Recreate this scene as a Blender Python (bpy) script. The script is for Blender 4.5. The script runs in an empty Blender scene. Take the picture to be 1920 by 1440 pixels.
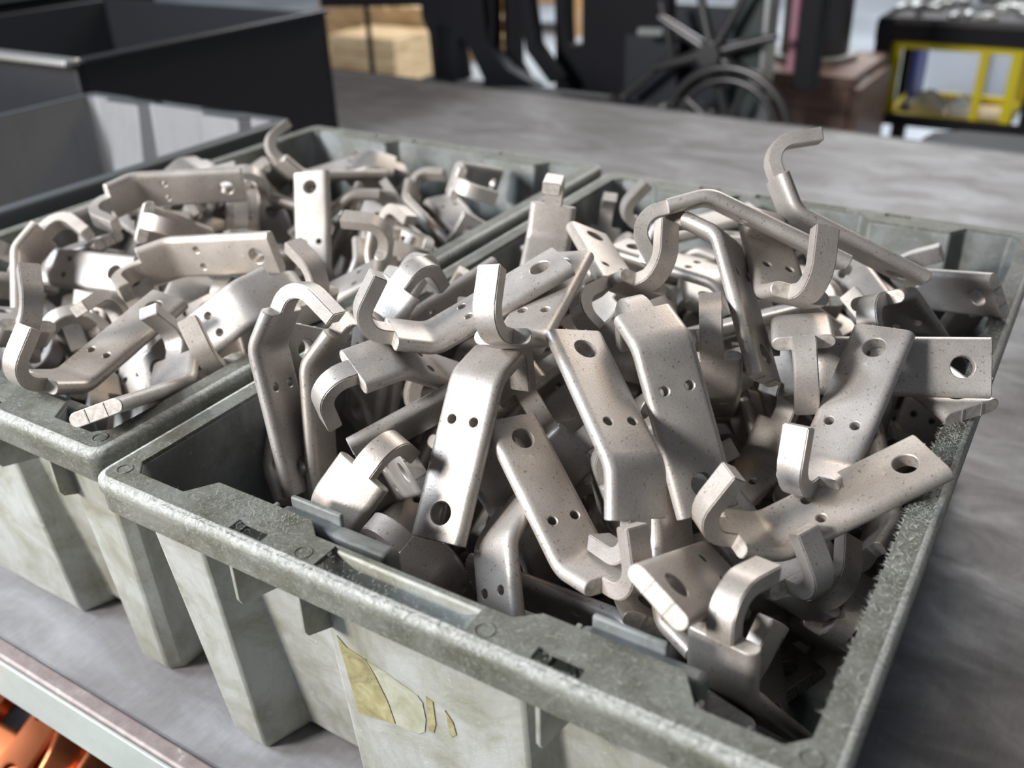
import bpy, bmesh, math, random
from mathutils import Vector, Matrix, Quaternion
from mathutils.geometry import delaunay_2d_cdt, tessellate_polygon
random.seed(7)
C = bpy.context.scene.collection
S = bpy.context.scene

# ------------------------------------------------------------------ camera
cam = bpy.data.cameras.new('camera')
cam.sensor_width = 36.0
cam.lens = 1775.0/1920*36
cam.clip_start = .02; cam.clip_end = 60
cam.dof.use_dof = True
cam.dof.focus_distance = .51
cam.dof.aperture_fstop = 6.2
co = bpy.data.objects.new('camera', cam); C.objects.link(co)
co.matrix_world = Matrix(((0.8492,-0.2350,0.4728,0.0000),(0.5272,0.4283,-0.7339,0.0000),(-0.0301,0.8725,0.4876,0.4900),(0.0000,0.0000,0.0000,1.0000)))
S.camera = co
# ------------------------------------------------------------------ light
w = bpy.data.worlds.new('hall_light'); S.world = w; w.use_nodes = True
wn = w.node_tree.nodes['Background']; wn.inputs[0].default_value = (.80,.88,1.0,1); wn.inputs[1].default_value = .14
def lamp(name, loc, to, sx, sy, power, col):
    l = bpy.data.lights.new(name, 'AREA'); l.shape = 'RECTANGLE'; l.size = sx; l.size_y = sy; l.energy = power; l.color = col
    o = bpy.data.objects.new(name, l); C.objects.link(o); o.location = loc
    o.rotation_euler = (Vector(to)-Vector(loc)).to_track_quat('-Z','Y').to_euler()
    return o
lamp('hall_lamp_front', (-1.45,-1.5,1.2), (-.35,.4,.15), .5,.4, 94, (1.0,.97,.94))
lamp('hall_lamp_back', (-.5,3.0,2.3), (-.3,.6,.1), .9,.4, 19, (1.0,.72,.44))
lamp('bench_fill_left', (-1.5,-.35,1.1), (-.6,.25,0), .5,.3, 34, (.82,.90,1.0))  # added fill light to brighten the front-left bench, no known lamp there
lamp('ceiling_lamp_far', (-2.5,7.5,3.6), (-2.5,6.5,-.8), 5.0,2.0, 380, (.95,.97,1.0))
lamp('ceiling_lamp_aisle', (-.6,5.2,3.2), (-.6,5.0,-.8), 1.5,1.5, 80, (.9,.95,1.0))
vs = S.view_settings
vs.view_transform = 'Standard'; vs.look = 'None'; vs.gamma = 1; vs.exposure = 0.0; vs.use_curve_mapping = False

# ------------------------------------------------------------------ materials
def mat(name, base, rough=.5, metal=0., spec=.5):
    m = bpy.data.materials.new(name); m.use_nodes = True
    b = m.node_tree.nodes['Principled BSDF']
    b.inputs['Base Color'].default_value = (*base,1); b.inputs['Roughness'].default_value = rough
    b.inputs['Metallic'].default_value = metal; b.inputs['Specular IOR Level'].default_value = spec
    return m
def N(m, t, **k):
    n = m.node_tree.nodes.new(t)
    for a,v in k.items():
        if a in n.inputs: n.inputs[a].default_value = v
        else: setattr(n, a, v)
    return n
def L(m, a, b): m.node_tree.links.new(a, b)
def coords(m, scale=(1,1,1), kind='Object'):
    tc = N(m,'ShaderNodeTexCoord'); mp = N(m,'ShaderNodeMapping'); mp.inputs['Scale'].default_value = scale
    L(m, tc.outputs[kind], mp.inputs[0]); return mp.outputs[0]
def ramp(m, src, stops):
    r = N(m,'ShaderNodeValToRGB'); e = r.color_ramp.elements
    while len(e) < len(stops): e.new(.5)
    for i,(p,c) in enumerate(stops):
        e[i].position = p; e[i].color = (*c,1) if len(c)==3 else c
    L(m, src, r.inputs[0]); return r.outputs[0]
def mix(m, fac, a, b, kind='MIX'):
    n = N(m,'ShaderNodeMix', data_type='RGBA', blend_type=kind)
    for s,v in ((0,fac),(6,a),(7,b)):
        if hasattr(v,'links'): L(m, v, n.inputs[s])
        elif isinstance(v,(int,float)): n.inputs[s].default_value = v
        else: n.inputs[s].default_value = (*v,1)
    return n.outputs[2]
def noise(m, co_, scale, detail=4, rough=.6, dist=0):
    n = N(m,'ShaderNodeTexNoise'); n.inputs['Scale'].default_value = scale; n.inputs['Detail'].default_value = detail
    n.inputs['Roughness'].default_value = rough; n.inputs['Distortion'].default_value = dist
    L(m, co_, n.inputs['Vector']); return n.outputs[0]
def bump(m, h, strength, dist=.001):
    b = N(m,'ShaderNodeBump'); b.inputs['Strength'].default_value = strength; b.inputs['Distance'].default_value = dist
    L(m, h, b.inputs['Height']); L(m, b.outputs[0], m.node_tree.nodes['Principled BSDF'].inputs['Normal'])
def setc(m, col, inp='Base Color'): L(m, col, m.node_tree.nodes['Principled BSDF'].inputs[inp])

# blasted bare steel; every bracket carries its own slight tone in its object colour
M_steel = mat('blasted_steel', (.5,.47,.44), .42, .5)
def steel(m, lo, hi):
    c = coords(m)
    oi = N(m,'ShaderNodeObjectInfo')
    big = noise(m, c, 28, 3); fine = noise(m, c, 900, 2, .7)
    col = ramp(m, big, [(.3,lo),(.75,hi)])
    col = mix(m, .55, col, ramp(m, fine, [(.35,(.72,.72,.72)),(.6,(1,1,1))]), 'MULTIPLY')
    pit = noise(m, c, 620, 1, .3)
    col = mix(m, 1, col, ramp(m, pit, [(.25,(.55,.52,.48)),(.31,(1,1,1))]), 'MULTIPLY')
    rub = noise(m, c, 60, 5, .75)
    col = mix(m, ramp(m, rub, [(.66,(0,0,0)),(.76,(.5,.5,.5))]), col, (.80,.77,.72))
    col = mix(m, 1, col, oi.outputs['Color'], 'MULTIPLY')
    setc(m, col)
    setc(m, ramp(m, big, [(.3,(.39,.39,.39)),(.7,(.50,.50,.50))]), 'Roughness')
    bump(m, fine, .25, .0003)
steel(M_steel, (.43,.39,.355), (.60,.555,.515))
M_cut = mat('cut_steel_end', (.7,.68,.66), .45, .2)
c_ = coords(M_cut); setc(M_cut, ramp(M_cut, noise(M_cut,c_,260,4,.7), [(.35,(.42,.38,.335)),(.6,(.60,.56,.51))])); bump(M_cut, noise(M_cut,c_,700,2), .3, .0003)
M_copper = mat('copper', (.56,.18,.075), .34, .85)
def plastic(name, wall, dirt, edge, rough, dirt_lo=.42, dirt_hi=.62):
    m = mat(name, wall, rough)
    c = coords(m)
    a = noise(m, c, 22, 8, .68, .6); b_ = noise(m, c, 110, 6, .8, 1.5)
    cs = coords(m, (1,1,.12)); st = noise(m, cs, 60, 5, .7, .3)
    col = mix(m, ramp(m, a, [(dirt_lo,(0,0,0)),(dirt_hi,(1,1,1))]), wall, dirt)
    col = mix(m, ramp(m, st, [(.5,(0,0,0)),(.75,(.5,.5,.5))]), col, dirt)
    col = mix(m, ramp(m, b_, [(.60,(0,0,0)),(.68,(.75,.75,.75))]), col, edge)
    col = mix(m, ramp(m, b_, [(.28,(.6,.6,.6)),(.36,(0,0,0))]), col, [v*.35 for v in dirt])
    setc(m, col)
    setc(m, ramp(m, b_, [(.3,(rough-.12,)*3),(.7,(rough+.15,)*3)]), 'Roughness')
    bump(m, b_, .5, .0008)
    return m
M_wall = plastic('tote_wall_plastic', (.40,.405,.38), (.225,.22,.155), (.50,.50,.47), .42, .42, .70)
def scuffed(name, base, dirt, light, rough, edge=False):
    m = mat(name, base, rough); c = coords(m)
    a = noise(m, c, 30, 9, .72, .5); f = noise(m, c, 210, 7, .8, 2.2); g = noise(m, coords(m,(1,2.5,1)), 420, 4, .8, 3.0)
    col = mix(m, ramp(m, a, [(.38,(0,0,0)),(.64,(1,1,1))]), base, dirt)
    col = mix(m, ramp(m, f, [(.52,(0,0,0)),(.64,(.85,.85,.85))]), col, light)
    col = mix(m, ramp(m, g, [(.55,(0,0,0)),(.66,(.6,.6,.6))]), col, light)
    col = mix(m, ramp(m, g, [(.30,(.7,.7,.7)),(.40,(0,0,0))]), col, [v*.4 for v in dirt])
    if edge:   # outer corner rubbed pale, with its bright edge highlight painted into the colour
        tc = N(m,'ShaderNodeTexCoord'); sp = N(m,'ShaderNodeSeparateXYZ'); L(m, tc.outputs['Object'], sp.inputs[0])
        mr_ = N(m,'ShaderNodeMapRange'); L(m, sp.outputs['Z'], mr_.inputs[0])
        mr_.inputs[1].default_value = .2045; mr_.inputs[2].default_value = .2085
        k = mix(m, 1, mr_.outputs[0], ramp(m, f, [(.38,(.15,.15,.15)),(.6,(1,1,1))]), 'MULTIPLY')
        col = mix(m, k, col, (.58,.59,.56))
    setc(m, col); setc(m, ramp(m, f, [(.3,(rough-.12,)*3),(.7,(rough+.18,)*3)]), 'Roughness')
    bump(m, f, .8, .0009)
    return m
M_rim = scuffed('tote_rim_plastic', (.165,.170,.148), (.065,.065,.042), (.33,.335,.30), .42)
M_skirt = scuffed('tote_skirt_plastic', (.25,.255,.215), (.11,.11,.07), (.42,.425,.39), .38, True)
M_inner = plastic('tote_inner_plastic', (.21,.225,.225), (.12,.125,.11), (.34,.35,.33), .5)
M_darkrim = mat('dark_rim_plastic', (.075,.085,.09), .4)
M_grey = plastic('clean_grey_plastic', (.205,.205,.208), (.16,.16,.16), (.24,.24,.24), .5, .6, .9)
M_bench = mat('worn_bench_steel', (.35,.34,.34), .50, .0, .35)
c_ = coords(M_bench,(1,2.2,1)); n1 = noise(M_bench,c_,7,9,.62,.8); n2 = noise(M_bench,coords(M_bench,(9,1.5,1)),26,6,.7,.4)
col = ramp(M_bench, n1, [(.32,(.16,.153,.155)),(.5,(.21,.205,.21)),(.70,(.31,.315,.335))])
col = mix(M_bench, .35, col, ramp(M_bench, n2, [(.3,(.5,.46,.42)),(.7,(1,1,1))]), 'MULTIPLY')
setc(M_bench, col); setc(M_bench, ramp(M_bench, n1, [(.35,(.6,.6,.6)),(.7,(.36,.36,.36))]), 'Roughness')
M_lip = mat('worn_edge_primer', (.36,.29,.28), .5, .1)
c_ = coords(M_lip); a_ = noise(M_lip,c_,90,7,.75); setc(M_lip, ramp(M_lip, a_, [(.3,(.17,.13,.125)),(.6,(.26,.22,.21)),(.70,(.45,.45,.42))]))
M_paint = mat('grey_green_paint', (.47,.52,.48), .4)
c_ = coords(M_paint); a_ = noise(M_paint,c_,60,7,.75); setc(M_paint, ramp(M_paint, a_, [(.27,(.14,.11,.10)),(.33,(.32,.355,.33)),(.7,(.38,.41,.385))]))
M_tape = mat('aged_tape', (.42,.37,.17), .3)
c_ = coords(M_tape); a_ = noise(M_tape,c_,70,7,.7,1); setc(M_tape, ramp(M_tape, a_, [(.35,(.17,.145,.05)),(.5,(.28,.245,.10)),(.68,(.40,.365,.19))]))
M_paper = mat('torn_label_paper', (.47,.48,.38), .6)
c_ = coords(M_paper); a_ = noise(M_paper,c_,60,7,.7,1); setc(M_paper, ramp(M_paper, a_, [(.35,(.29,.29,.19)),(.65,(.43,.43,.36))]))
M_dark = mat('dark_steel', (.030,.032,.038), .45, .3)
M_black = mat('black_machine_paint', (.010,.010,.013), .6, 0., .2)
M_green = mat('dark_green_paint', (.035,.05,.045), .4)
M_edge = mat('worn_light_metal', (.42,.43,.42), .35, .6)
M_mach = mat('greasy_iron', (.10,.095,.095), .35, .7)
M_floor = mat('hall_floor', (.5,.53,.56), .35)
c_ = coords(M_floor); a_ = noise(M_floor,c_,1.3,6,.6); setc(M_floor, ramp(M_floor, a_, [(.35,(.36,.39,.42)),(.65,(.60,.65,.70))]))
M_wood = mat('pale_wood', (.74,.52,.29), .6)
c_ = coords(M_wood,(1,1,6)); a_ = noise(M_wood,c_,6,6,.6); setc(M_wood, ramp(M_wood, a_, [(.35,(.58,.38,.19)),(.65,(.86,.66,.40))]))
M_brown = mat('brown_boards', (.25,.14,.10), .5)
c_ = coords(M_brown,(1,1,8)); a_ = noise(M_brown,c_,9,6,.6); setc(M_brown, ramp(M_brown, a_, [(.3,(.16,.09,.065)),(.7,(.30,.19,.15))]))
M_yellow = mat('yellow_frame_paint', (.82,.66,.01), .35)
M_white = mat('white_sheet', (.82,.83,.86), .5)
M_blue = mat('blue_paint', (.03,.07,.75), .4)
M_pink = mat('pink_paint', (.75,.06,.24), .4)
M_rose = mat('rose_painted_pipe', (.40,.19,.24), .4)
M_wallp = mat('hall_wall_paint', (.30,.31,.33), .7)
M_orange = mat('orange_boards', (.55,.30,.12), .5)

# ------------------------------------------------------------------ helpers
def finish(name, bm, m, parent=None, smooth=None, bevel=0, seg=2, kind=None):
    bmesh.ops.recalc_face_normals(bm, faces=bm.faces)
    me = bpy.data.meshes.new(name); bm.to_mesh(me); bm.free()
    for x in (m if isinstance(m,(list,tuple)) else [m]): me.materials.append(x)
    o = bpy.data.objects.new(name, me); C.objects.link(o)
    if bevel:
        md = o.modifiers.new('bevel','BEVEL'); md.width = bevel; md.segments = seg; md.limit_method = 'ANGLE'; md.angle_limit = math.radians(35)
    if smooth is not None or bevel:
        for p in me.polygons: p.use_smooth = True
        me.set_sharp_from_angle(angle=math.radians(smooth or 40))
    if parent: o.parent = parent
    if kind: o['kind'] = kind
    return o
def box(bm, x0,x1,y0,y1,z0,z1, mtx=None):
    v = [bm.verts.new((x,y,z)) for z in (z0,z1) for y in (y0,y1) for x in (x0,x1)]
    if mtx:
        for q in v: q.co = mtx @ q.co
    for f in ((0,2,3,1),(4,5,7,6),(0,1,5,4),(2,6,7,3),(0,4,6,2),(1,3,7,5)): bm.faces.new([v[i] for i in f])
def prism(bm, pts, axis, a, b):
    """extrude a polygon (list of 2-tuples) along an axis from a to b"""
    def p3(p,t): return {'x':(t,p[0],p[1]),'y':(p[0],t,p[1]),'z':(p[0],p[1],t)}[axis]
    A = [bm.verts.new(p3(p,a)) for p in pts]; B = [bm.verts.new(p3(p,b)) for p in pts]; n = len(pts)
    bm.faces.new(A); bm.faces.new(B[::-1])
    for i in range(n): bm.faces.new((A[i],B[i],B[(i+1)%n],A[(i+1)%n]))
def tube(bm, pts, r, n=10, closed=False, caps=True):
    pts = [Vector(p) for p in pts]; rings = []; k = len(pts)
    rr = r if isinstance(r,(list,tuple)) else [r]*k
    up = None
    for i,p in enumerate(pts):
        if closed: t = (pts[(i+1)%k]-pts[i-1])
        else: t = (pts[min(i+1,k-1)]-pts[max(i-1,0)])
        t.normalize()
        if up is None:
            up = t.orthogonal().normalized()
        up = (up - t*up.dot(t)).normalized(); s = t.cross(up)
        rings.append([bm.verts.new(p+(up*math.cos(2*math.pi*j/n)+s*math.sin(2*math.pi*j/n))*rr[i]) for j in range(n)])
    for i in range(k if closed else k-1):
        a,b = rings[i],rings[(i+1)%k]
        for j in range(n): bm.faces.new((a[j],a[(j+1)%n],b[(j+1)%n],b[j]))
    if caps and not closed: bm.faces.new(rings[0][::-1]); bm.faces.new(rings[-1])
def cyl(bm, a, b, r, n=24, r2=None): tube(bm, [a,b], [r, r if r2 is None else r2], n)
def empty(name, loc, label, cat, group=None):
    o = bpy.data.objects.new(name, None); C.objects.link(o); o.location = loc; o.empty_display_size = .02
    o['label'] = label; o['category'] = cat
    if group: o['group'] = group
    return o
def tag(o, label, cat, group=None):
    o['label'] = label; o['category'] = cat
    if group: o['group'] = group
    return o
def part(name, fn, m, parent, **k):
    """build in world coordinates, hang under parent (an unrotated Empty)"""
    bm = bmesh.new(); fn(bm); bmesh.ops.translate(bm, verts=bm.verts, vec=-Vector(parent.location))
    return finish(name, bm, m, parent, **k)

# ------------------------------------------------------------------ the hall
def struct(name, fn, m, **k):
    bm = bmesh.new(); fn(bm); o = finish(name, bm, m, **k); o['kind'] = 'structure'; return o
FZ = -.85
struct('floor', lambda b: box(b, -14,6,-3,13,FZ-.1,FZ), M_floor)
struct('wall_back', lambda b: box(b, -14,6,12.8,13,FZ,4.2), M_wallp)
struct('wall_left', lambda b: box(b, -14.2,-14,-3,13,FZ,4.2), M_wallp)

# ------------------------------------------------------------------ workbench
bench = empty('workbench', (-.85,1.1,-.85), 'long steel workbench with a grey worn top carrying the plastic totes', 'workbench')
def bench_top(b):
    prism(b, [(-2.75,.232),(.62,.232),(.62,1.835),(-2.75,2.045)], 'z', -.006, 0)
part('worktop', bench_top, M_bench, bench, bevel=.002)
def lip_top(b): box(b, -2.75,.62,.2195,.2325,-.030,.0025)
lip = part('front_edge', lip_top, M_lip, bench, bevel=.0025)
def lip_face(b): box(b, -2.75,.62,.2165,.2195,-.042,.0005)
part('front_fascia', lip_face, M_paint, bench, bevel=.001)
part('rear_fascia', lambda b: prism(b, [(-2.75,2.0451),(.62,1.8351),(.62,1.845),(-2.75,2.055)], 'z', -.05,.0005), M_dark, bench, bevel=.002)
for x in (-2.6,-1.7,-.9,.5):
    for y in (.40,1.85):
        part('leg', lambda b: box(b, x-.03,x+.03,y-.03,y+.03,FZ,-.006), M_paint, bench, bevel=.003)
part('lower_shelf', lambda b: box(b, -2.7,.6,.30,1.9,-.420,-.405), M_dark, bench, bevel=.002)
# cross bar seen under the front edge
part('side_rail', lambda b: (tube(b, [(-.79,-.12,-.16),(-.55,.24,-.15)], .018, 16)), M_paint, bench)
part('grey_shelf_panel', lambda b: box(b, -1.06,.40,.02,.38,-.300,-.2925), M_mach, bench, bevel=.001)

# ------------------------------------------------------------------ bracket meshes
D = {'W': 0.03382, 'T': 0.0088, 'L1': 0.09015, 'th': 41.17104, 'L2': 0.02494, 's0': 0.00567, 'r': 0.009, 'ph': 103.07655, 's1': 0.01846, 'w': 0.013, 'hb': 0.01468, 'hs': 0.06516, 'ys': 0.00701}
def cdt_faces(pts, edges, holes_test):
    v,e,f,_,_,_ = delaunay_2d_cdt([Vector(p) for p in pts], edges, [], 0, 1e-7)
    out = []
    for t in f:
        c = sum((v[i] for i in t), Vector((0,0)))/len(t)
        if not holes_test(c): out.append(t)
    return v, out
def bend_map(s, y, h):
    """arc length s along the bar, y across, h off the middle plane"""
    th = math.radians(D['th']); R = .016; a = R*math.tan(th/2); s0 = D['L1']-a; s1 = s0+R*th
    if s <= s0: return Vector((s,y,h))
    if s <= s1:
        t = (s-s0)/R; return Vector((s0+(R-h)*math.sin(t), y, R-(R-h)*math.cos(t)))
    q = s-s1; return Vector((s0+(R-h)*math.sin(th)+q*math.cos(th), y, R-(R-h)*math.cos(th)+q*math.sin(th)))
TH = math.radians(D['th']); RB = .016; ALEN = D['L1']-RB*math.tan(TH/2); SEND = ALEN+RB*TH+(D['L2']-RB*math.tan(TH/2))
def plate_mesh():
    W,T = D['W'],D['T']; r = T/2; yf = W/2-r
    xs = sorted(set([0,.006,D['hb'],.024,.036,.048,D['hs']-.006,D['hs'],D['hs']+.006]+[ALEN+RB*TH*i/6 for i in range(7)]+[SEND-.006,SEND]))
    pts=[];edges=[]
    def add(p): pts.append(p); return len(pts)-1
    rows = {}
    for x in xs:
        rows[x] = (add((x,-yf)), add((x,yf)))
    for a,b in zip(xs,xs[1:]):
        edges += [(rows[a][0],rows[b][0]),(rows[a][1],rows[b][1])]
    edges += [rows[0],rows[xs[-1]]]+[rows[x] for x in xs if x>=ALEN-1e-9]
    holes = [(D['hb'],0,.0062,22),(D['hs'],D['ys'],.0026,12),(D['hs'],-D['ys'],.0026,12)]
    loops = []
    for hx,hy,hr,n in holes:
        l = [add((hx+hr*math.cos(2*math.pi*i/n),hy+hr*math.sin(2*math.pi*i/n))) for i in range(n)]
        edges += [(l[i],l[(i+1)%n]) for i in range(n)]; loops.append(l)
    inh = lambda c: any((c.x-h[0])**2+(c.y-h[1])**2 < (h[2]*.98)**2 for h in holes)
    v,f = cdt_faces(pts, edges, inh)
    bm = bmesh.new(); top=[];bot=[]
    for p in v:
        top.append(bm.verts.new(bend_map(p.x,p.y,r))); bot.append(bm.verts.new(bend_map(p.x,p.y,-r)))
    for t in f:
        bm.faces.new([top[i] for i in t]); bm.faces.new([bot[i] for i in reversed(t)])
    for l in loops:
        n=len(l)
        for i in range(n): bm.faces.new((top[l[i]],bot[l[i]],bot[l[(i+1)%n]],top[l[(i+1)%n]]))
    NS = 8
    for k,sg in ((0,-1),(1,1)):
        cols=[]
        for x in xs:
            col=[top[rows[x][k]]]
            for j in range(1,NS):
                a = math.pi*j/NS
                col.append(bm.verts.new(bend_map(x, sg*(yf+r*math.sin(a)), r*math.cos(a))))
            col.append(bot[rows[x][k]]); cols.append(col)
        for a,b in zip(cols,cols[1:]):
            for j in range(NS): bm.faces.new((a[j],a[j+1],b[j+1],b[j]))
        if k==0: endL=cols
        else: endR=cols
    for idx in (0,-1):
        a=endL[idx]; b=endR[idx]
        cf=bm.faces.new(a+b[::-1]); cf.material_index=1
    bmesh.ops.recalc_face_normals(bm, faces=bm.faces)
    sharp=[e for e in bm.edges if len(e.link_faces)==2 and e.calc_face_angle(0)>math.radians(50)]
    bmesh.ops.bevel(bm, geom=sharp, offset=.00045, segments=1, affect='EDGES', clamp_overlap=True)
    for yy in (-.0060,.0060):   # shear marks on the sawn end by the big hole
        n0=len(bm.verts); box(bm,-.00035,.0004,yy-.0004,yy+.0004,-r*.93,r*.93)
    return bm
def hook_mesh():
    T = D['T']; r = T/2; w = D['w']/2; th=TH; ph=math.radians(D['ph'])
    Pn = bend_map(SEND,0,0); d1=Vector((math.cos(th),0,math.sin(th))); n1=Vector((-math.sin(th),0,math.cos(th)))
    A = Pn+d1*D['s0']; rr=D['r']+r; Cc=A+n1*rr
    path=[(Pn-d1*.0015,n1),(Pn+d1*.0005,n1),(A,n1)]
    for i in range(1,9):
        a=th+ph*i/8; n=Vector((-math.sin(a),0,math.cos(a))); path.append((Cc-n*rr,n))
    a=th+ph; d2=Vector((math.cos(a),0,math.sin(a))); n2=Vector((-math.sin(a),0,math.cos(a)))
    path.append((path[-1][0]+d2*D['s1']*.5,n2)); path.append((path[-2][0]+d2*D['s1'],n2))
    bm=bmesh.new(); rings=[]
    for k,(p,n) in enumerate(path):
        h=r*.985
        ww = w*(1.0)
        # the stretched outer side of the bend draws in a little
        st = 1 if (k<3 or k>10) else 1-.07*math.sin(math.pi*(k-2)/8)
        rings.append([bm.verts.new(p+n*h+Vector((0,ww,0))),bm.verts.new(p+n*h-Vector((0,ww,0))),bm.verts.new(p-n*h-Vector((0,ww*st,0))),bm.verts.new(p-n*h+Vector((0,ww*st,0)))])
    for a,b in zip(rings,rings[1:]):
        for j in range(4): bm.faces.new((a[j],a[(j+1)%4],b[(j+1)%4],b[j]))
    bm.faces.new(rings[0][::-1]); cap=bm.faces.new(rings[-1]); cap.material_index=1
    bmesh.ops.recalc_face_normals(bm, faces=bm.faces)
    sharp=[e for e in bm.edges if len(e.link_faces)==2 and e.calc_face_angle(0)>math.radians(50)]
    bmesh.ops.bevel(bm, geom=sharp, offset=.0006, segments=2, affect='EDGES', clamp_overlap=True)
    return bm
def mesh_from(name, bm, mats, ang=32):
    me=bpy.data.meshes.new(name); bm.to_mesh(me); bm.free()
    for m in mats: me.materials.append(m)
    for p in me.polygons: p.use_smooth=True
    me.set_sharp_from_angle(angle=math.radians(ang)); return me
ME_plate = mesh_from('plate', plate_mesh(), [M_steel, M_cut]); ME_hook = mesh_from('hook', hook_mesh(), [M_steel, M_cut])
ME_cplate = ME_plate.copy(); ME_cplate.materials[0] = M_copper; ME_cplate.materials[1] = M_copper
ME_chook = ME_hook.copy(); ME_chook.materials[0] = M_copper; ME_chook.materials[1] = M_copper
def bracket(x, label, group, tone=None, copper=False):
    name = 'copper_bracket' if copper else 'hook_bracket'
    root = bpy.data.objects.new(name, None); C.objects.link(root); root.empty_display_size = .01
    v = Vector(x[:3]); a = v.length
    root.rotation_mode='QUATERNION'; root.rotation_quaternion = Quaternion(v/a if a else Vector((0,0,1)), a); root.location = x[3:6]
    root['label']=label; root['category']='bracket'
    if group: root['group']=group
    t = tone or random.uniform(.84,1.1); wr = random.uniform(-.03,.03)
    for nm,me in (('plate',ME_cplate if copper else ME_plate),('hook',ME_chook if copper else ME_hook)):
        o = bpy.data.objects.new(nm, me); C.objects.link(o); o.parent = root; o.color = (t*(1+wr),t,t*(1-wr*1.3),1)
    return root

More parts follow.
